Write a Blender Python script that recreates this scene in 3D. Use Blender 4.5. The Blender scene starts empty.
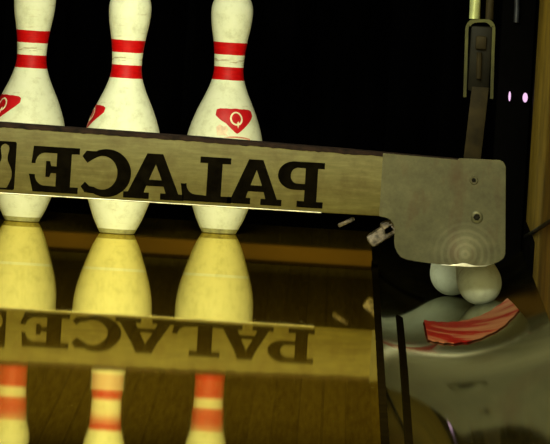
import bpy, bmesh, math, random
from mathutils import Vector, Matrix
random.seed(3)
SC = bpy.context.scene
COL = SC.collection
PI = math.pi

# ------------------------------------------------------------------ helpers
def link(name, bm, mat=None, parent=None, smooth=True, angle=35):
    me = bpy.data.meshes.new(name)
    bmesh.ops.recalc_face_normals(bm, faces=bm.faces)
    bm.to_mesh(me); bm.free()
    if smooth:
        me.polygons.foreach_set('use_smooth', [True] * len(me.polygons))
        me.set_sharp_from_angle(angle=math.radians(angle))
    o = bpy.data.objects.new(name, me); COL.objects.link(o)
    if mat: me.materials.append(mat)
    if parent: o.parent = parent
    return o

def tag(o, label=None, cat=None, group=None, kind=None):
    if label: o['label'] = label
    if cat: o['category'] = cat
    if group: o['group'] = group
    if kind: o['kind'] = kind
    return o

def empty(name, loc):
    o = bpy.data.objects.new(name, None); COL.objects.link(o); o.location = loc
    o.empty_display_size = .05
    return o

def bm_box(bm, x0, x1, y0, y1, z0, z1, bevel=0):
    b = bmesh.new()
    bmesh.ops.create_cube(b, size=1, matrix=Matrix.Translation(((x0+x1)/2, (y0+y1)/2, (z0+z1)/2)) @ Matrix.Diagonal((x1-x0, y1-y0, z1-z0, 1)))
    if bevel:
        bmesh.ops.bevel(b, geom=b.edges[:], offset=bevel, segments=2, affect='EDGES', profile=.5)
    me = bpy.data.meshes.new('t'); b.to_mesh(me); b.free(); bm.from_mesh(me); bpy.data.meshes.remove(me)
    return bm

def bm_tube(bm, pts, r, seg=16):
    """round bar through pts, capped"""
    pts = [Vector(p) for p in pts]; rings = []
    for i, p in enumerate(pts):
        t = (pts[min(i+1, len(pts)-1)] - pts[max(i-1, 0)]).normalized()
        q = t.to_track_quat('Z', 'Y')
        rr = r[i] if isinstance(r, (list, tuple)) else r
        rings.append([bm.verts.new(p + q @ Vector((rr*math.cos(2*PI*k/seg), rr*math.sin(2*PI*k/seg), 0))) for k in range(seg)])
    for a, b in zip(rings, rings[1:]):
        for k in range(seg):
            bm.faces.new((a[k], a[(k+1) % seg], b[(k+1) % seg], b[k]))
    bm.faces.new(rings[0][::-1]); bm.faces.new(rings[-1])
    return bm

def bm_lathe(bm, prof, seg=64):
    rings = []
    for r, z in prof:
        if r < 1e-6: rings.append([bm.verts.new((0, 0, z))])
        else: rings.append([bm.verts.new((r*math.cos(2*PI*k/seg), r*math.sin(2*PI*k/seg), z)) for k in range(seg)])
    for a, b in zip(rings, rings[1:]):
        for k in range(seg):
            k2 = (k+1) % seg
            if len(a) == 1 and len(b) == 1: continue
            if len(a) == 1: bm.faces.new((a[0], b[k2], b[k]))
            elif len(b) == 1: bm.faces.new((a[k], a[k2], b[0]))
            else: bm.faces.new((a[k], a[k2], b[k2], b[k]))
    return bm

def shape2d(loops, extrude=0.0):
    """filled 2-D outline (holes allowed) -> bmesh in the XY plane"""
    cu = bpy.data.curves.new('t', 'CURVE'); cu.dimensions = '2D'; cu.fill_mode = 'BOTH' if extrude else 'FRONT'; cu.extrude = extrude
    for lp in loops:
        s = cu.splines.new('POLY'); s.points.add(len(lp)-1); s.use_cyclic_u = True
        for p, c in zip(s.points, lp): p.co = (c[0], c[1], 0, 1)
    o = bpy.data.objects.new('t', cu); COL.objects.link(o)
    dg = bpy.context.evaluated_depsgraph_get(); dg.update()
    me = bpy.data.meshes.new_from_object(o.evaluated_get(dg))
    bm = bmesh.new(); bm.from_mesh(me)
    bpy.data.objects.remove(o); bpy.data.curves.remove(cu); bpy.data.meshes.remove(me)
    bmesh.ops.remove_doubles(bm, verts=bm.verts, dist=1e-6)
    return bm

def slice_grid(bm, step):
    for ax in (0, 1):
        lo = min(v.co[ax] for v in bm.verts); hi = max(v.co[ax] for v in bm.verts)
        k = math.ceil(lo/step)
        while k*step < hi:
            p = [0, 0, 0]; p[ax] = k*step; nn = [0, 0, 0]; nn[ax] = 1
            bmesh.ops.bisect_plane(bm, geom=bm.verts[:]+bm.edges[:]+bm.faces[:], dist=1e-6, plane_co=p, plane_no=nn)
            k += 1
    return bm

def arc(cx, cy, rx, ry, a0, a1, n=16):
    return [(cx+rx*math.cos(math.radians(a0+(a1-a0)*i/n)), cy+ry*math.sin(math.radians(a0+(a1-a0)*i/n))) for i in range(n+1)]

# ------------------------------------------------------------------ materials
class NT:
    def __init__(s, name):
        s.m = bpy.data.materials.new(name); s.m.use_nodes = True
        s.t = s.m.node_tree; s.t.nodes.clear()
        s.out = s.n('ShaderNodeOutputMaterial')
    def n(s, typ, **kw):
        nd = s.t.nodes.new(typ)
        for k, v in kw.items():
            if k in nd.inputs.keys(): nd.inputs[k].default_value = v
            else: setattr(nd, k, v)
        return nd
    def l(s, a, b): s.t.links.new(a, b)
    def coords(s, scale=(1, 1, 1)):
        c = s.n('ShaderNodeTexCoord'); m = s.n('ShaderNodeMapping'); m.inputs['Scale'].default_value = scale
        s.l(c.outputs['Object'], m.inputs['Vector']); return m.outputs['Vector']
    def noise(s, vec, scale, detail=4, rough=.6):
        n = s.n('ShaderNodeTexNoise'); n.inputs['Scale'].default_value = scale; n.inputs['Detail'].default_value = detail; n.inputs['Roughness'].default_value = rough
        s.l(vec, n.inputs['Vector']); return n.outputs['Fac']
    def ramp(s, fac, stops, interp='LINEAR'):
        r = s.n('ShaderNodeValToRGB'); e = r.color_ramp.elements; r.color_ramp.interpolation = interp
        e[0].position, e[0].color = stops[0][0], (*stops[0][1], 1)
        e[1].position, e[1].color = stops[-1][0], (*stops[-1][1], 1)
        for p, c in stops[1:-1]:
            x = e.new(p); x.color = (*c, 1)
        s.l(fac, r.inputs['Fac']); return r.outputs['Color']
    def mix(s, fac, a, b, mode='MIX'):
        m = s.n('ShaderNodeMix', data_type='RGBA', blend_type=mode)
        for k, v in ((0, fac), (6, a), (7, b)):
            if hasattr(v, 'links'): s.l(v, m.inputs[k])
            else: m.inputs[k].default_value = v if k == 0 else (*v, 1)
        return m.outputs[2]
    def math(s, op, a, b=0.0):
        m = s.n('ShaderNodeMath', operation=op)
        for k, v in ((0, a), (1, b)):
            if hasattr(v, 'links'): s.l(v, m.inputs[k])
            else: m.inputs[k].default_value = v
        return m.outputs[0]
    def bsdf(s, color, rough=.5, metal=0, coat=0, spec=.5, bump=None, bstr=.2, bdist=.001):
        b = s.n('ShaderNodeBsdfPrincipled')
        if hasattr(color, 'links'): s.l(color, b.inputs['Base Color'])
        else: b.inputs['Base Color'].default_value = (*color, 1)
        if hasattr(rough, 'links'): s.l(rough, b.inputs['Roughness'])
        else: b.inputs['Roughness'].default_value = rough
        b.inputs['Metallic'].default_value = metal; b.inputs['Coat Weight'].default_value = coat; b.inputs['Coat Roughness'].default_value = .08
        b.inputs['Specular IOR Level'].default_value = spec
        if bump is not None:
            bp = s.n('ShaderNodeBump'); bp.inputs['Strength'].default_value = bstr; bp.inputs['Distance'].default_value = bdist
            s.l(bump, bp.inputs['Height']); s.l(bp.outputs['Normal'], b.inputs['Normal'])
        s.l(b.outputs[0], s.out.inputs[0]); return b

def simple(name, color, rough=.5, metal=0, var=.25, scale=40, coat=0, spec=.5, stretch=(1, 1, 1)):
    n = NT(name); v = n.coords(stretch); f = n.noise(v, scale)
    c = n.ramp(f, [(.3, tuple(x*(1-var) for x in color)), (.7, tuple(min(1, x*(1+var)) for x in color))])
    n.bsdf(c, rough, metal, coat, spec, f, .15); return n.m

# pins: plastic-coated maple, two red neck bands, scuffs in the waist
STRIPES = [(.2375, .2575), (.2765, .2955)]
def pin_material():
    n = NT('pin_plastic'); v = n.coords()
    f = n.noise(v, 55, 6, .7); f2 = n.noise(n.coords((1, 1, 5)), 30, 4)
    base = n.ramp(f, [(.25, (.58, .60, .40)), (.5, (.78, .82, .61)), (.8, (.84, .87, .68))])
    base = n.mix(n.ramp(f2, [(.62, (0, 0, 0)), (.78, (.45, .45, .45))]), base, (.42, .34, .16))
    sx = n.n('ShaderNodeSeparateXYZ'); n.l(n.coords(), sx.inputs[0]); z = sx.outputs['Z']
    wob = n.math('MULTIPLY', n.math('SUBTRACT', f, .5), .0016)
    zz = n.math('ADD', z, wob)
    tot = None
    for a, b in STRIPES:
        m = n.math('MULTIPLY', n.math('GREATER_THAN', zz, a), n.math('LESS_THAN', zz, b))
        tot = m if tot is None else n.math('ADD', tot, m)
    # worn brown scuffs between the bands
    w = n.math('MULTIPLY', n.math('GREATER_THAN', zz, .264), n.math('LESS_THAN', zz, .270))
    w = n.math('MULTIPLY', w, n.ramp(n.noise(n.coords((1, 1, 6)), 60, 3), [(.5, (0, 0, 0)), (.62, (.7, .7, .7))]))
    base = n.mix(w, base, (.30, .20, .07))
    red = n.ramp(n.noise(n.coords((1, 1, 4)), 70), [(.3, (.42, .0, .001)), (.7, (.60, .001, .002))])
    n.bsdf(n.mix(tot, base, red), .55, 0, 0, .22, f, .05)
    return n.m
M_pin = pin_material()
M_red = simple('pin_red_print', (.52, .006, .01), .4, 0, .15, 90)
M_redfade = simple('pin_faded_print', (.62, .26, .17), .5, 0, .3, 200)
M_white = simple('pin_white_print', (.82, .80, .55), .4, 0, .1, 60)
M_ring = simple('pin_base_nylon', (.34, .33, .14), .5, 0, .5, 80)

def lane_material(name):
    n = NT(name); c = n.n('ShaderNodeTexCoord'); sx = n.n('ShaderNodeSeparateXYZ'); n.l(c.outputs['Object'], sx.inputs[0])
    bw = n.math('DIVIDE', sx.outputs['X'], .0268)
    idx = n.math('FLOOR', bw); fr = n.math('FRACT', bw)
    wn = n.n('ShaderNodeTexWhiteNoise', noise_dimensions='1D'); n.l(idx, wn.inputs['W'])
    grain = n.noise(n.coords((60, 1.5, 1)), 3, 5)
    col = n.ramp(wn.outputs['Value'], [(0, (.13, .082, .005)), (.35, (.16, .105, .007)), (1, (.19, .125, .010))])
    col = n.mix(.5, col, n.ramp(grain, [(.3, (.09, .05, .004)), (.7, (.23, .16, .015))]))
    seam = n.math('MAXIMUM', n.math('LESS_THAN', fr, .07), n.math('GREATER_THAN', fr, .95))
    col = n.mix(n.math('MULTIPLY', seam, n.math('MULTIPLY', wn.outputs['Value'], .4)), col, (.05, .028, .005))
    d = n.n('ShaderNodeBsdfDiffuse'); n.l(col, d.inputs['Color'])
    g = n.n('ShaderNodeBsdfGlossy'); g.inputs['Roughness'].default_value = .022
    # seam between the pin deck and the lane: a paler, clearer band of finish
    y = sx.outputs['Y']
    st = n.math('MULTIPLY', n.math('GREATER_THAN', y, -.50), n.math('LESS_THAN', y, -.40))
    gc = n.mix(st, (.98, .84, .32), (.98, .90, .50)); n.l(gc, g.inputs['Color'])
    mx = n.n('ShaderNodeMixShader'); mx.inputs[0].default_value = .885
    n.l(d.outputs[0], mx.inputs[1]); n.l(g.outputs[0], mx.inputs[2]); n.l(mx.outputs[0], n.out.inputs[0])
    return n.m
M_lane = lane_material('lane_maple')

def steel_bar():
    n = NT('bar_brushed_steel'); f = n.noise(n.coords((3, 1, 26)), 6, 5, .65); g = n.noise(n.coords(), 22, 6, .7)
    c = n.ramp(f, [(.25, (.074, .067, .019)), (.5, (.098, .089, .027)), (.75, (.135, .127, .045))])
    c = n.mix(n.ramp(g, [(.45, (0, 0, 0)), (.72, (.75, .75, .75))]), c, (.055, .038, .007))
    n.bsdf(c, .6, .15, 0, .25, f, .1); return n.m
M_bar = steel_bar()
def plate_steel():
    n = NT('end_plate_steel'); g = n.noise(n.coords(), 30, 6, .75)
    c = n.ramp(g, [(.3, (.042, .041, .017)), (.55, (.066, .066, .030)), (.8, (.096, .097, .050))])
    st = n.noise(n.coords((14, 1, 5)), 2.3, 5, .6)
    c = n.mix(n.ramp(st, [(.52, (0, 0, 0)), (.72, (.7, .7, .7))]), c, (.055, .032, .010))
    b = n.n('ShaderNodeTexCoord'); mp = n.n('ShaderNodeMapping'); mp.inputs['Location'].default_value = (-.278, 0, -.035)
    n.l(b.outputs['Object'], mp.inputs['Vector'])
    w = n.n('ShaderNodeTexWave', wave_type='RINGS', rings_direction='Y'); w.inputs['Scale'].default_value = 32; w.inputs['Distortion'].default_value = 1.2; w.inputs['Detail'].default_value = 3
    n.l(mp.outputs[0], w.inputs['Vector'])
    ln = n.n('ShaderNodeVectorMath', operation='LENGTH'); n.l(mp.outputs[0], ln.inputs[0])
    near = n.ramp(ln.outputs['Value'], [(.035, (1, 1, 1)), (.06, (0, 0, 0))])
    wear = n.mix(near, (0, 0, 0), n.ramp(w.outputs['Fac'], [(.35, (0, 0, 0)), (.9, (.05, .05, .05))]))
    c = n.mix(wear, c, (.42, .42, .30))
    n.bsdf(c, .42, .45, 0, .5, g, .08); return n.m
M_plate = plate_steel()
M_ink = simple('letter_black_paint', (.003, .0024, .0012), .95, 0, .5, 50, 0, .0)
M_lip = simple('bar_dark_edge', (.012, .006, .004), .8, 0, .9, 60, 0, .15)
M_chrome = simple('bright_steel', (.50, .50, .42), .4, .8, .5, 18, stretch=(1.2, 1, 1))
M_foot = simple('foot_highlight', (.60, .60, .50), .35, .4, .2, 80)
M_dull = simple('grimy_steel', (.14, .125, .12), .6, .3, .95, 130)
M_dark = simple('oily_black_steel', (.006, .0055, .003), .6, .1, .4, 40, 0, .1)
M_arm = simple('arm_greenish_steel', (.34, .38, .16), .35, .4, .3, 30)
M_clev = simple('clevis_olive_steel', (.035, .036, .008), .6, .1, .4, 30, 0, .2)
M_strap = simple('strap_brown_steel', (.016, .012, .004), .7, .0, .5, 40, 0, .1)
M_wall = simple('kickback_brown_laminate', (.19, .125, .010), .8, 0, .45, 9, 0, .15, (1, .4, 1))
M_black = simple('pit_black', (.0012, .0011, .001), .9, 0, .3, 20, 0, .02)
M_curtain = simple('curtain_black', (.0012, .0012, .0014), .95, 0, .8, 8, 0, .0, (1, 1, .4))
M_band = simple('reflected_rail_wood', (.20, .10, .010), .7, 0, .3, 10, 0, .1, (.2, 1, 1))
n_ = NT('spot_glow'); e_ = n_.n('ShaderNodeEmission'); e_.inputs[0].default_value = (1, .62, .95, 1); e_.inputs[1].default_value = 1.0
n_.l(e_.outputs[0], n_.out.inputs[0]); M_glow_spot = n_.m
def gutter_material():
    n = NT('gutter_plastic'); f = n.noise(n.coords((20, 1.5, 20)), 5, 5)
    d = n.n('ShaderNodeBsdfDiffuse'); n.l(n.ramp(f, [(.3, (.005, .004, .001)), (.7, (.012, .010, .003))]), d.inputs['Color'])
    g = n.n('ShaderNodeBsdfGlossy'); g.inputs['Roughness'].default_value = .035; g.inputs['Color'].default_value = (.80, .82, .70, 1)
    mx = n.n('ShaderNodeMixShader'); mx.inputs[0].default_value = .56
    n.l(d.outputs[0], mx.inputs[1]); n.l(g.outputs[0], mx.inputs[2]); n.l(mx.outputs[0], n.out.inputs[0])
    return n.m
M_gutter = gutter_material()
M_cap = simple('lane_edge_strip', (.004, .003, .001), .9, 0, .3, 30, 0, 0)

# ------------------------------------------------------------------ lane, gutters, side walls
LX0, LX1 = -.908, .146
GW, GD = .235, .047
DROP = [(-30, 0), (-4.4, 0), (-3.7, .012), (-3.1, .0125), (-2.1, .0085), (-1.25, 0), (9, 0)]
GR = ((GW/2)**2 + GD**2) / (2*GD)
Y0, Y1 = -19.5, 1.62

def lane_slope(y):
    """the lane is not dead flat: milliradians of undulation seen in the reflections"""
    pts = [(-5.8, 0), (-5.4, .00025), (-4.9, .00059), (-4.5, -.00105), (-4.1, .00049), (-3.75, -.00013), (-3.45, .00212), (-3.1, .00227), (-2.65, .0018), (-2.2, -.00045), (-1.8, -.00194), (-1.4, -.00132), (-1.0, -.00124), (-.5, -.00129), (0, -.00113), (.5, 0), (9, 0)]
    if y <= pts[0][0]: return 0
    for (a, sa), (b, sb) in zip(pts, pts[1:]):
        if a <= y <= b: return sa + (sb-sa)*(y-a)/(b-a)
    return 0
def lane_mesh(name):
    bm = bmesh.new()
    ys = [Y0 + .25*i for i in range(int((-6-Y0)/.25))] + [-6 + .02*i for i in range(int((Y1+6)/.02)+1)] + [Y1]
    zs = [0.0]*len(ys)
    for i in range(len(ys)-2, -1, -1):
        zs[i] = zs[i+1] - lane_slope((ys[i]+ys[i+1])/2)*(ys[i+1]-ys[i])
    prev = None; xs = [LX0, (LX0+LX1)/2, LX1]
    rows = []
    for y, z in zip(ys, zs): rows.append([bm.verts.new((x, y, z)) for x in xs])
    for a, b in zip(rows, rows[1:]):
        for k in range(2): bm.faces.new((a[k], a[k+1], b[k+1], b[k]))
    # sides and underside
    lowa = [bm.verts.new((x, Y0, -.06)) for x in (LX0, LX1)]; lowb = [bm.verts.new((x, Y1, -.06)) for x in (LX0, LX1)]
    bm.faces.new((rows[-1][0], rows[-1][1], rows[-1][2], lowb[1], lowb[0]))
    bm.faces.new([r[2] for r in rows] + [lowb[1], lowa[1]])
    bm.faces.new([r[0] for r in rows][::-1] + [lowa[0], lowb[0]])
    return link(name, bm, M_lane, smooth=True, angle=20)
floor = tag(lane_mesh('floor'), kind='structure')

def gutter(name, x0):
    bm = bmesh.new(); cx = x0 + GW/2; amax = math.asin(GW/2/GR); n = 40
    ys = [Y0, -10, -6] + [-5 + .1*i for i in range(61)] + [Y1]
    rows = []
    P = [(-30, 0), (-4.4, 0), (-3.7, .012), (-3.1, .0125), (-2.1, .0085), (-1.25, 0), (9, 0)]   # the channel sags towards the bowler
    def sl(y):
        for (a, sa), (b, sb) in zip(P, P[1:]):
            if y <= b: return sa + (sb-sa)*(y-a)/(b-a)
    drop = {ys[-1]: 0.0}
    for a, b in zip(ys[-2::-1], ys[:0:-1]): drop[a] = drop[b] - (sum(sl(a+(b-a)*(k+.5)/8) for k in range(8))/8)*(b-a)
    prof = [(cx + GR*math.sin(-amax+2*amax*i/n), GR-GD - GR*math.cos(-amax+2*amax*i/n)) for i in range(n+1)]
    for y in ys: rows.append([bm.verts.new((x, y, z+drop[y])) for x, z in prof])
    for a, b in zip(rows, rows[1:]):
        for k in range(n): bm.faces.new((a[k], a[k+1], b[k+1], b[k]))
    bm.normal_update()
    r = bmesh.ops.solidify(bm, geom=bm.faces[:], thickness=.004)
    o = link(name, bm, M_gutter); tag(o, kind='structure'); return o
gutter('floor_gutter_right', LX1)
gutter('floor_gutter_left', LX0-GW)

def struct(name, mat, *boxes, bevel=0):
    bm = bmesh.new()
    for b in boxes: bm_box(bm, *b, bevel)
    return tag(link(name, bm, mat, smooth=False), kind='structure')
WX = LX1 + GW + .001
struct('wall_right', M_wall, (WX, WX+.13, -2.2, 1.12, -.14, 1.5))
struct('wall_left', M_wall, (LX0-GW-.131, LX0-GW-.001, -2.2, 1.12, -.14, 1.5))
struct('wall_right_rear', M_black, (WX, WX+.13, 1.12, 3.0, -.14, 1.5))
struct('wall_left_rear', M_black, (LX0-GW-.131, LX0-GW-.001, 1.12, 3.0, -.14, 1.5))
# rubber curtain behind the pins: a gently pleated sheet
bm = bmesh.new(); prev = None; rows = []
for i in range(121):
    x = LX0-GW + (WX-LX0+GW)*i/120; y = 2.75 + .02*math.sin(i*.55) + .008*math.sin(i*1.3)
    rows.append((bm.verts.new((x, y, -.14)), bm.verts.new((x, y, 1.5))))
for a, b in zip(rows, rows[1:]): bm.faces.new((a[0], b[0], b[1], a[1]))
bm.normal_update(); bmesh.ops.solidify(bm, geom=bm.faces[:], thickness=.01)
tag(link('wall_back', bm, M_curtain), kind='structure')
struct('floor_pit', M_black, (LX0-GW, WX, Y1+.005, 2.9, -.16, -.14))
struct('hidden_reflected_rail', M_band, (LX0-GW, WX, 2.30, 2.345, .056, .080), bevel=.003)       # hidden rail, added so the deck reflects a brown band
def gutter_z(x, y):
    z = GR-GD-math.sqrt(GR*GR-(x-LX1-GW/2)**2); t = y
    while t < -1.25:
        for (a, sa), (b, sb) in zip(DROP, DROP[1:]):
            if t <= b: z -= (sa+(sb-sa)*(t-a)/(b-a))*.02; break
        t += .02
    return z
bm = bmesh.new(); rows = []
for i in range(80):                                                    # dark seam strip running along the gutter's flank
    y = -5.2 + 4.4*i/79; xx = (.1790, .1818, .1846, .1875)
    rows.append([bm.verts.new((x, y, gutter_z(x, y)+.0022)) for x in xx])
for a, b in zip(rows, rows[1:]):
    for k in range(3): bm.faces.new((a[k], a[k+1], b[k+1], b[k]))
bm.normal_update(); bmesh.ops.solidify(bm, geom=bm.faces[:], thickness=.0012)
tag(link('trim_4', bm, M_cap), kind='structure')
struct('trim_2', M_cap, (LX1-.0015, LX1+.0075, -6, .35, -.09, .0045))                  # dark strip along the lane edge

# ------------------------------------------------------------------ bowling pins
PROF = [(0, 1.00), (.05, 1.06), (.75, 1.414), (2.25, 1.953), (3.375, 2.255), (4.5, 2.383), (5.875, 2.2815), (7.25, 1.8515), (8.625, 1.236), (9.375, .9825), (10, .8985), (10.875, .935), (11.75, 1.047), (12.625, 1.203), (13.5, 1.2735)]
IN = .0254
def pin_r(z):
    """radius (m) at height z (m), smooth through the regulation heights"""
    h = z/IN
    if h > 13.5: return math.sqrt(max(0, 1.2735**2 - ((h-13.5)*1.2735/1.5)**2))*IN
    for i in range(len(PROF)-1):
        if PROF[i][0] <= h <= PROF[i+1][0]:
            p0 = PROF[max(i-1, 0)]; p1 = PROF[i]; p2 = PROF[i+1]; p3 = PROF[min(i+2, len(PROF)-1)]
            t = (h-p1[0])/(p2[0]-p1[0]); dx = p2[0]-p1[0]
            m1 = (p2[1]-p0[1])/(p2[0]-p0[0])*dx if p2[0] > p0[0] else 0; m2 = (p3[1]-p1[1])/(p3[0]-p1[0])*dx
            if i+1 == len(PROF)-1: m2 = 0
            if i <= 1: m1 = m2 = p2[1]-p1[1]
            return ((2*t**3-3*t**2+1)*p1[1] + (t**3-2*t**2+t)*m1 + (-2*t**3+3*t**2)*p2[1] + (t**3-t**2)*m2)*IN
    return PROF[0][1]*IN

def pin_body():
    zs = [.0075 + (.343-.0075)*i/72 for i in range(73)]
    prof = [(0, .0075)] + [(pin_r(z), z) for z in zs]
    for i in range(1, 15):
        a = PI/2*i/14; prof.append((1.2735*IN*math.cos(a), 13.5*IN + 1.5*IN*math.sin(a)))
    prof[-1] = (0, 15*IN)
    return bm_lathe(bmesh.new(), prof)
def pin_base():
    return bm_lathe(bmesh.new(), [(0, 0), (.0245, 0), (.0268, .0012), (.0285, .005), (pin_r(.0075)+.0001, .0072), (pin_r(.0078)-.0004, .0078), (0, .0078)])

def wrap(loops, ang, zc, lift):
    """2-D print outline (m) laid onto the pin's flank, centred at angle ang, height zc"""
    bm = shape2d(loops)
    slice_grid(bm, .003)
    for v in bm.verts:
        u, w = v.co.x, v.co.y; z = zc+w; r = pin_r(z)
        a = ang + u/pin_r(zc); v.co = ((r+lift)*math.cos(a), (r+lift)*math.sin(a), z)
    return bm
mm = lambda L: [(x*.001, y*.001) for x, y in L]
CROWN = mm([(-27, 17), (-22, 19)] + arc(-13, 16.5, 7, 3, 120, 60, 4) + arc(0, 17, 8, 3, 130, 50, 5) + arc(13, 16.5, 7, 3, 120, 60, 4) + [(23, 18.5), (27, 16), (27, 9), (20, 1), (2.5, -17.5), (0, -19.5), (-2.5, -17.5), (-13, -4), (-20, 1), (-27, 8)])
CROWN = [(x*1.27, y*.97) for x, y in CROWN]
RING = [mm(arc(0, 4, 10.5, 10.5, 0, 360, 36)[:-1]), mm(arc(0, 4.2, 7.6, 8, 0, 360, 36)[:-1])]
TAIL = [mm([(1, -1.5), (3.4, .2), (3.2, -6), (1.6, -11), (.6, -6)])]
UNDER = [mm([(-19, -25.5), (-10, -23.6), (0, -23), (10, -23.8), (20, -26), (20, -28), (10, -26.2), (0, -25.4), (-10, -26)])]
SMEAR = [mm([(-30, -10), (-25, -6), (-20, -9), (-15, -8), (-13, -14), (-16, -19), (-13, -23), (-20, -22), (-27, -23), (-29, -16)])]

def make_pin(label, logo_deg, group):
    root = empty('bowling_pin', (0, 0, 0)); tag(root, label, 'bowling pin', group)
    b = link('body', pin_body(), M_pin, root)
    link('base_ring', pin_base(), M_ring, root)
    a = math.radians(logo_deg)
    lg = link('crown_logo', wrap([CROWN], a, .1755, .0004), M_red, root); lg['label'] = 'red crown emblem printed on the pin'
    q = wrap(RING, a, .1755, .0008); t = wrap(TAIL, a, .1755, .0008)
    me = bpy.data.meshes.new('t'); t.to_mesh(me); t.free(); q.from_mesh(me)
    qo = link('letter_q', q, M_white, lg)
    link('logo_underline', wrap(UNDER, a, .1755, .0004), M_redfade, lg)
    return root
def clone(o, parent=None):
    c = o.copy(); COL.objects.link(c); c.parent = parent
    if parent: c.matrix_parent_inverse = o.matrix_parent_inverse.copy()
    for ch in list(o.children):
        if ch.name not in seen: clone(ch, c)
    return c
seen = set()

# logo angle measured so that -90 degrees faces the camera (-Y)
spots = [((-.243, .900), -168, 'front centre white bowling pin, standing nearest of the three behind the sweep bar'),
         ((-.395, 1.164), -144, 'left standing white bowling pin cut off by the left edge of the view'),
         ((-.090, 1.164), -70, 'right standing white bowling pin with the whole red crown emblem facing forward')]
proto = make_pin(spots[0][2], -90, 'pins still standing on the deck')
pins = [proto]
for s in spots[1:]:
    c = clone(proto); c['label'] = s[2]; pins.append(c)
for p, s in zip(pins, spots):
    p.location = (s[0][0], s[0][1], 0); p.rotation_euler = (0, 0, math.radians(s[1]+90))
for ch in pins[2].children:
    if ch.name.startswith('crown_logo'):
        sm = link('print_smear', wrap(SMEAR, math.radians(-90), .1755, .0003), simple('pin_pink_smear', (.78, .58, .40), .5, 0, .25, 150), ch)

def lie(pin, head, yaw, pitch, spin=0):
    """head = centre of the head ball; the body runs from there along yaw / pitch"""
    d = Vector((math.sin(yaw)*math.cos(pitch), math.cos(yaw)*math.cos(pitch), math.sin(pitch)))   # head -> base
    q = (-d).to_track_quat('Z', 'Y') @ Matrix.Rotation(spin, 3, 'Z').to_quaternion()
    pin.rotation_mode = 'QUATERNION'; pin.rotation_quaternion = q
    pin.location = Vector(head) - q @ Vector((0, 0, 13.5*IN))
R = math.radians
f1 = clone(proto); f1['label'] = 'fallen pin in the gutter, its round head poking out below the end plate'; f1['group'] = 'fallen pins in the gutter'
lie(f1, (.303, .16, -.0105), R(-12), R(23), R(30))
f2 = clone(proto); f2['label'] = 'fallen pin mostly hidden behind the end plate, left of the rounder pin head'; f2['group'] = 'fallen pins in the gutter'
lie(f2, (.2655, .50, -.0135), R(-2), R(21), R(200))

# ------------------------------------------------------------------ sweep bar
sweep = empty('sweep_bar', (-.381, 0, .083))
tag(sweep, 'long steel sweep bar with big mirrored black lettering hanging across the lane', 'sweep bar')
def sw(name, bm, mat, **k):
    o = link(name, bm, mat, sweep, **k); o.matrix_parent_inverse = Matrix.Translation(-Vector(sweep.location)); return o
def top_z(x):
    P = [(-2, .184), (-.40, .184), (-.116, .1806), (.10, .1758), (.26, .1712), (2, .1712)]
    for (a, za), (b, zb) in zip(P, P[1:]):
        if x <= b: return za + (zb-za)*(x-a)/(b-a)
# bar: folded steel channel, front face subdivided
bm = bmesh.new(); n = 60; rows = []
xs = [-1.06 + (.185+1.06)*i/n for i in range(n+1)]
for x in xs:
    zt = top_z(x); zb = .0825
    prof = [(.030, zb+.004), (.004, zb), (.0012, zb+.0008), (0, zb+.003), (0, (zb+zt)/2), (0, zt-.004), (.0015, zt-.001), (.005, zt), (.030, zt), (.030, zt-.003), (.006, zt-.004), (.0035, zt-.007), (.0035, zb+.006), (.03, zb+.007)]
    rows.append([bm.verts.new((x, y, z)) for y, z in prof])
m = len(rows[0])
for a, b in zip(rows, rows[1:]):
    for k in range(m): bm.faces.new((a[k], a[(k+1) % m], b[(k+1) % m], b[k]))
bm.faces.new(rows[0]); bm.faces.new(rows[-1][::-1])
sw('bar', bm, M_bar)
# dark chipped upper edge
bm = bmesh.new(); rows = []
for i in range(241):
    x = -1.06 + (.2595+1.06)*i/240; zt = top_z(x); lo = zt - (.0062 if x < .1 else max(.0025, .0062-.03*(x-.1))) + random.uniform(-.0008, .0008)
    rows.append([bm.verts.new((x, y, z)) for y, z in ((-.0008, lo), (-.0012, zt), (.03, zt+.0012), (.03, zt+.0004), (.004, zt-.0002), (.002, lo))])
for a, b in zip(rows, rows[1:]):
    for k in range(6): bm.faces.new((a[k], a[(k+1) % 6], b[(k+1) % 6], b[k]))
bm.faces.new(rows[0]); bm.faces.new(rows[-1][::-1])
sw('top_edge', bm, M_lip)['label'] = 'dark chipped upper edge'
# bright worn lower edge
bm = bm_tube(bmesh.new(), [(-1.06, .0005, .0826), (.066, .0005, .0826)], .0010, 10)
sw('bottom_edge', bm, M_chrome)['label'] = 'bright worn lower edge'
# end plate: shaped sheet with a shallow dish at its foot
OUT = [(.150, .1742), (.2585, .1712), (.2605, .1735), (.3195, .1745), (.3250, .1718), (.3285, .1660), (.3355, .0400), (.3335, .0330), (.3270, .0275), (.3142, .0217), (.3000, .0185), (.2855, .0170), (.2700, .0170), (.2500, .0178), (.2274, .0192), (.2080, .0208), (.1930, .0225), (.1850, .0255), (.1800, .0310), (.1755, .0390), (.1738, .0480), (.1736, .0640), (.1715, .0730), (.1660, .0790), (.1580, .0818), (.150, .0825)]
def plate_bm(mirror=False):
    bm = shape2d([OUT])
    slice_grid(bm, .004)
    for v in bm.verts:
        x, z = v.co.x, v.co.y
        d2 = ((x-.279)/.034)**2 + ((z-.022)/.036)**2
        y = -.0035*math.exp(-d2*1.3) - .0014
        v.co = ((-.762-x) if mirror else x, y, z)
    bm.normal_update()
    bmesh.ops.solidify(bm, geom=bm.faces[:], thickness=.004 if not mirror else -.004)
    return bm
sw('end_plate', plate_bm(), M_plate, angle=50)
sw('end_plate', plate_bm(True), M_plate, angle=50)
bm = bmesh.new(); rows = []
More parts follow.
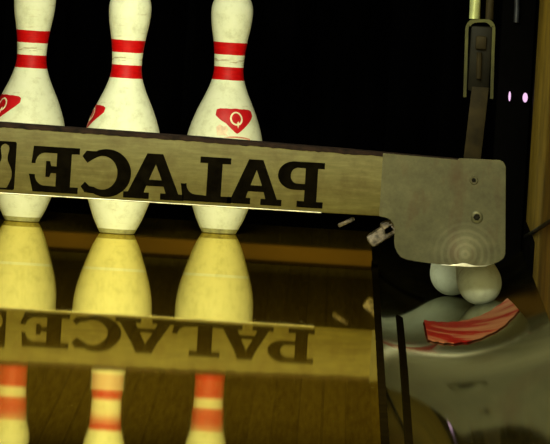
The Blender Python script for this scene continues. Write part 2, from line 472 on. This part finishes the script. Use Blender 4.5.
for i in range(25):
    x = .2440 + .066*i/24; k = math.sin(PI*i/24)
    d2 = ((x-.279)/.034)**2; y = -.0035*math.exp(-d2*1.3) - .0016
    zb = .0170 + (.0015*(x-.2855)/.0145 if x > .2855 else 0)
    rows.append([bm.verts.new((x, yy, z)) for yy, z in ((y, zb+.0002), (y-.0006, zb+.001), (y-.0004, zb+.0014+.0042*k**6), (y+.001, zb+.0014+.0042*k**6), (y+.001, zb+.0002))])
for a, b in zip(rows, rows[1:]):
    for k in range(5): bm.faces.new((a[k], a[(k+1) % 5], b[(k+1) % 5], b[k]))
bm.faces.new(rows[0]); bm.faces.new(rows[-1][::-1])
sw('worn_foot_highlight', bm, M_foot)['label'] = 'worn foot of the end plate, its highlight built in as a pale sliver'  # pale piece carries the highlight of the dented, worn foot
# bolts on the plate
def bolt(x, z, r):
    bm = bmesh.new()
    rim = link  # ring washer + hex head
    b2 = bm_lathe(bmesh.new(), [(r*.55, 0), (r, 0), (r, .0012), (r*.85, .002), (r*.55, .002)], 32)
    bmesh.ops.transform(b2, matrix=Matrix.Translation((x, -.0012, z)) @ Matrix.Rotation(PI/2, 4, 'X'), verts=b2.verts)
    o = sw('washer', b2, M_plate)
    b3 = bm_lathe(bmesh.new(), [(0, .0), (r*.55, 0), (r*.55, .0015), (r*.38, .0036), (0, .0036)], 6)
    bmesh.ops.transform(b3, matrix=Matrix.Translation((x, -.0012, z)) @ Matrix.Rotation(PI/2, 4, 'X'), verts=b3.verts)
    c = link('bolt_head', b3, M_dark, o); return o
bolt(.2836, .1430, .0062); bolt(.2912, .0898, .0090)

# mirrored slab lettering: letter coordinates in mm, u runs to the letter's right = picture left
LET = {}
LET['P'] = [[(4, 0), (44, 0), (44, 9), (33, 9), (33, 25), (48, 25)] + arc(50, 45.5, 25, 20.5, -90, 90, 20) + [(4, 66), (4, 57), (14, 57), (14, 9), (4, 9)],
            [(33, 34), (45, 34)] + arc(45, 45.5, 10.5, 11.5, -90, 90, 14) + [(33, 57)]]
LET['A'] = [[(0, 0), (31, 0), (31, 9), (24, 9), (27, 19), (50, 19), (53, 9), (46, 9), (46, 0), (80, 0), (80, 9), (74, 9), (51, 66), (30, 66), (7, 9), (0, 9)],
            [(30, 28), (47, 28), (39, 51)]]
LET['L'] = [[(3, 0), (72, 0), (76, 25), (70, 25)] + arc(55, 26, 13, 16, 0, -85, 10) + [(39, 9), (39, 57), (50, 57), (50, 66), (6, 66), (6, 57), (18, 57), (18, 9), (3, 9)]]
LET['C'] = [arc(40, 33, 39, 33.5, 38, 322, 40) + [(72, 5), (77, 7), (76, 19)] + arc(44, 33, 26, 23, -52, -90, 6) + arc(44, 33, 22, 24, -90, -270, 26) + arc(44, 33, 26, 23, 90, 40, 8) + [(71, 42), (76, 42), (76, 60), (72, 62)]]
LET['C'] = [arc(38, 33, 38, 34, 62, 298, 40) + [(70, 4), (76, 12), (70, 19)] + [(63, 13)] + arc(44, 33, 23, 24, -60, -300, 36) + [(62, 50), (68, 46), (76, 55), (70, 63)]]
LET['E'] = [[(2, 0), (70, 0), (77, 25), (70, 25)] + arc(52, 25, 16, 16, 0, -80, 8) + [(36, 9), (36, 28), (44, 28), (46, 22), (52, 22), (52, 45), (46, 45), (44, 38), (36, 38), (36, 57), (52, 57)] + arc(54, 41, 14, 16, 85, 0, 8) + [(74, 41), (72, 66), (2, 66), (2, 57), (14, 57), (14, 9), (2, 9)]]
PLACE = [('P', .0672, .0002, .0885, .1545), ('A', .0075, -.0712, .0885, .1535), ('L', -.0655, -.1395, .0880, .1532), ('A', -.1345, -.2220, .0872, .1530), ('C', -.2122, -.2840, .0872, .1545), ('E', -.2880, -.3600, .0880, .1540)]
for ch, xr, xl, zb, zt in PLACE:
    lp = LET[ch]; wmax = max(p[0] for l in lp for p in l); wmin = min(p[0] for l in lp for p in l)
    bm = shape2d(lp, .25)
    for v in bm.verts:
        u = (v.co.x-wmin)/(wmax-wmin); h = v.co.y/66
        v.co = (xr + (xl-xr)*u, -.0004 + v.co.z*.001, zb + (zt-zb)*h)
    sw('letter_' + ch.lower(), bm, M_ink, smooth=False)['label'] = 'mirrored black letter ' + ch
# framed badge with a small pin cut out of it, at the far end of the word
def pinout(cx, z0, h, n=24):
    k = h/(15*IN); pts = [(pin_r(15*IN*i/n*.999)*k*1.15, 15*IN*i/n*k) for i in range(n+1)]
    return [(cx+r, z0+z) for r, z in pts] + [(cx-r, z0+z) for r, z in reversed(pts) if r > 1e-5]
def rrect(x0, x1, z0, z1, r):
    return arc(x1-r, z0+r, r, r, -90, 0, 5)+arc(x1-r, z1-r, r, r, 0, 90, 5)+arc(x0+r, z1-r, r, r, 90, 180, 5)+arc(x0+r, z0+r, r, r, 180, 270, 5)
bm = shape2d([rrect(-.460, -.3800, .0880, .1580, .003), pinout(-.3965, .0905, .064), pinout(-.432, .0905, .064)], .00025)
for v in bm.verts: v.co = (v.co.x, -.0004+v.co.z, v.co.y)
sw('pin_badge', bm, M_ink, smooth=False)['label'] = 'black badge with pin shapes cut out'

# suspension arm above the right end plate
bm = bm_tube(bmesh.new(), [(.2705, .018, .376), (.2695, .019, .42), (.2600, .022, .95)], .0080, 20)
sw('arm_rod', bm, M_arm)
bm = bm_tube(bmesh.new(), [(.2920, .024, .376), (.2910, .025, .42), (.2815, .028, .95)], .0060, 16)
sw('guide_rod', bm, M_strap)['label'] = 'darker second rod'
bm = bmesh.new()     # inverted-U clevis of bent flat steel
def clevis_side(off):
    P = [(.2610+off, .262), (.2590+off, .330), (.2580+off, .360)]
    P += [(.2580+off+.012-.012*math.cos(t), .360+.0155*math.sin(t)) for t in [PI/2*k/8 for k in range(1, 9)]]
    Q = [(.3015-off-.012+.012*math.sin(t), .361+.0155*math.cos(t)) for t in [PI/2*k/8 for k in range(0, 9)]]
    return P + Q + [(.3022-off, .330), (.3045-off, .262)]
outp, inn = clevis_side(0), clevis_side(.0045)
inn = [(x, z-(.0045 if z > .368 else 0)) for x, z in inn]
V = [[bm.verts.new((x, y, z)) for (x, z) in pl] for y in (.012, .032) for pl in (outp, inn)]
N = len(outp)
for k in range(N-1):
    for a, b in ((0, 1), (1, 3), (3, 2), (2, 0)): bm.faces.new((V[a][k], V[a][k+1], V[b][k+1], V[b][k]))
for k in (0, N-1): bm.faces.new((V[0][k], V[1][k], V[3][k], V[2][k]))
sw('clevis', bm, M_clev)
bm = bm_box(bmesh.new(), .266, .298, .012, .034, .272, .366, .004)
ck = sw('clevis_block', bm, M_dark)
bm = bm_tube(bmesh.new(), [(.2815, .008, .290), (.2805, .008, .328)], .004, 10); bm_box(bm, .274, .290, .006, .014, .332, .352, .003)
link('clevis_pin', bm, M_strap, ck).matrix_parent_inverse = ck.matrix_world.inverted() if False else Matrix.Translation(-Vector(sweep.location))@Matrix.Translation(Vector(sweep.location))
bm = bmesh.new(); b = bm_box(bm, -.0125, .0125, .008, .014, .160, .278, .001)
for v in bm.verts: v.co.x += .2790 + (.2848-.2790)*(v.co.z-.165)/.11
sw('strap', bm, M_strap)
# inner bracket under the bar beside the plate (mottled bright steel)
def block(cx, cy, cz, L, dy, h, deg, bev):
    b = bm_box(bmesh.new(), -L/2, L/2, -dy/2, dy/2, -h/2, h/2, bev)
    bmesh.ops.transform(b, matrix=Matrix.Translation((cx, cy, cz)) @ Matrix.Rotation(R(-deg), 4, 'Y'), verts=b.verts); return b
R = math.radians
b = block(.1560, .040, .0560, .046, .03, .020, 36, .006); b2 = block(.1670, .042, .0660, .026, .034, .022, 20, .004)
me = bpy.data.meshes.new('t'); b2.to_mesh(me); b2.free(); b.from_mesh(me)
sw('inner_bracket', b, M_dull)['label'] = 'mottled bright steel bracket tucked under the bar'
sw('bracket_tab', block(.1030, .034, .0700, .026, .02, .006, 28, .002), M_dull)

# machine frame post beside the pit
post = empty('machine_post', (.352, 1.28, -.10)); tag(post, 'black steel machine post with two tiny highlights built as glowing spots beside the right side wall', 'post')
def ps(name, bm, mat):
    o = link(name, bm, mat, post); o.matrix_parent_inverse = Matrix.Translation(-Vector(post.location)); return o
ps('column', bm_box(bmesh.new(), .327, .379, 1.24, 1.30, -.14, 1.4, .003), M_black)
ps('guide_rod', bm_tube(bmesh.new(), [(.3475, 1.225, .40), (.3490, 1.225, .375), (.3494, 1.225, .352)], .0042, 12), simple('rod_blue_grey', (.03, .033, .04), .5, .3, .4, 60))
for x, z, r in ((.3464, .2370, .0017), (.3705, .2365, .0038)):
    b = bm_lathe(bmesh.new(), [(0, .03), (r*.6, .03), (r, .026), (r, 0), (0, 0)], 16)
    bmesh.ops.transform(b, matrix=Matrix.Translation((x, 1.24, z)) @ Matrix.Rotation(PI/2, 4, 'X') @ Matrix.Diagonal((1, .0075/r if r < .003 else 1.9, 1, 1)), verts=b.verts)
    ps('glow_spot', b, M_glow_spot)  # bright highlights on the post, put in as emissive spots
bm = bm_box(bmesh.new(), WX-.003, WX-.0002, .25, 1.12, .0, .05, .001)
tag(link('gutter_reflection_mask', bm, M_black), kind='structure')  # added black strip, keeps the lit wall out of the gutter's reflection
# thin dark tube sloping along the side wall
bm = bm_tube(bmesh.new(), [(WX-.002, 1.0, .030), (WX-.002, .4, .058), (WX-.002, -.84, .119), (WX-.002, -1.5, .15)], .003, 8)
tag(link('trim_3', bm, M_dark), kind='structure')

# fallen pin's red and cream reflection, built as a strip on the gutter's flank
def reflection_sheet():
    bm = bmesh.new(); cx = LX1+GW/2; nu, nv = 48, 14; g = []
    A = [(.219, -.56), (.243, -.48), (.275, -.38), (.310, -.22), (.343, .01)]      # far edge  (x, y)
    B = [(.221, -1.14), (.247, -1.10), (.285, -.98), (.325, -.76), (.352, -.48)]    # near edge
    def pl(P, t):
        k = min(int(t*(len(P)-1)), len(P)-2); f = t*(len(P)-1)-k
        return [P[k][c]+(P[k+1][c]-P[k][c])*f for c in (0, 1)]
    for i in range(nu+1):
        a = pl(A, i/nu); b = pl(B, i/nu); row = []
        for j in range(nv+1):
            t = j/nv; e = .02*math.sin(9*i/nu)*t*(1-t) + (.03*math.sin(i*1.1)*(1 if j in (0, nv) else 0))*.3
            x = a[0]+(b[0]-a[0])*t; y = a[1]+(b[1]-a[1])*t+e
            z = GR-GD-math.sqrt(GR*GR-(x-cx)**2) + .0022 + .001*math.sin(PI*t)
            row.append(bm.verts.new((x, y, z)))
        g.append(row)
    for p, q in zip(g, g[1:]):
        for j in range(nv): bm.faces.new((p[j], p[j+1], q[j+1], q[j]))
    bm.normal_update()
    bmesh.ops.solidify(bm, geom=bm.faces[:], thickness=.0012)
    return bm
n = NT('reflection_red_cream'); v = n.coords((7, 6, 1)); f = n.noise(v, 1.6, 4, .6)
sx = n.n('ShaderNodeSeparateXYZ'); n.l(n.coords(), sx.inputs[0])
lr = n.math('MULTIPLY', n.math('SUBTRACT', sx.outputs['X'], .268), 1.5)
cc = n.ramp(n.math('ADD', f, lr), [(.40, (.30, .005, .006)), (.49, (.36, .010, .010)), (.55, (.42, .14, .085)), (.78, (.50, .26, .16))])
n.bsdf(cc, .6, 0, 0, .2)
tag(link('pin_reflection', reflection_sheet(), n.m), 'red and cream pin reflection, built as a curved strip in the gutter below the end plate', 'strip')

# ------------------------------------------------------------------ light
def area(name, loc, target, size, energy, color, sizey=None, spread=180):
    L = bpy.data.lights.new(name, 'AREA'); L.energy = energy; L.color = color; L.size = size; L.spread = math.radians(spread)
    if sizey: L.shape = 'RECTANGLE'; L.size_y = sizey
    o = bpy.data.objects.new(name, L); COL.objects.link(o); o.location = loc
    o.rotation_euler = (Vector(target)-Vector(loc)).to_track_quat('-Z', 'Y').to_euler(); return o
area('pin_lamp', (-.25, -.55, .74), (-.2, 1.0, .17), .9, 5.6, (.97, 1, .75), .12, 100)
area('front_lamp', (-.25, -5.0, 1.5), (-.2, 1.0, .20), .5, 3.6, (1, 1, .76), .2, 40)
area('lane_lamp', (-.35, -5.4, 2.6), (-.35, -3.2, 0), 1.0, 70, (1, .84, .34), .4, 70)
w = bpy.data.worlds.new('World'); SC.world = w; w.use_nodes = True
w.node_tree.nodes['Background'].inputs[0].default_value = (.6, .55, .35, 1); w.node_tree.nodes['Background'].inputs[1].default_value = .004

# ------------------------------------------------------------------ camera
cam = bpy.data.cameras.new('Camera'); co = bpy.data.objects.new('Camera', cam); COL.objects.link(co)
cam.sensor_width = 36; cam.lens = 12025/550*36; cam.clip_end = 60; cam.clip_start = .5
eye = Vector((.065, -17.4, .70)); aim = Vector((0, 0, .065))
fwd = (aim-eye).normalized()
q = fwd.to_track_quat('-Z', 'Y') @ Matrix.Rotation(R(3.5), 3, 'Z').to_quaternion()
co.location = eye; co.rotation_mode = 'QUATERNION'; co.rotation_quaternion = q
SC.camera = co
SC.view_settings.view_transform = 'Standard'; SC.view_settings.look = 'None'; SC.view_settings.gamma = 1; SC.view_settings.use_curve_mapping = False
SC.view_settings.exposure = 0
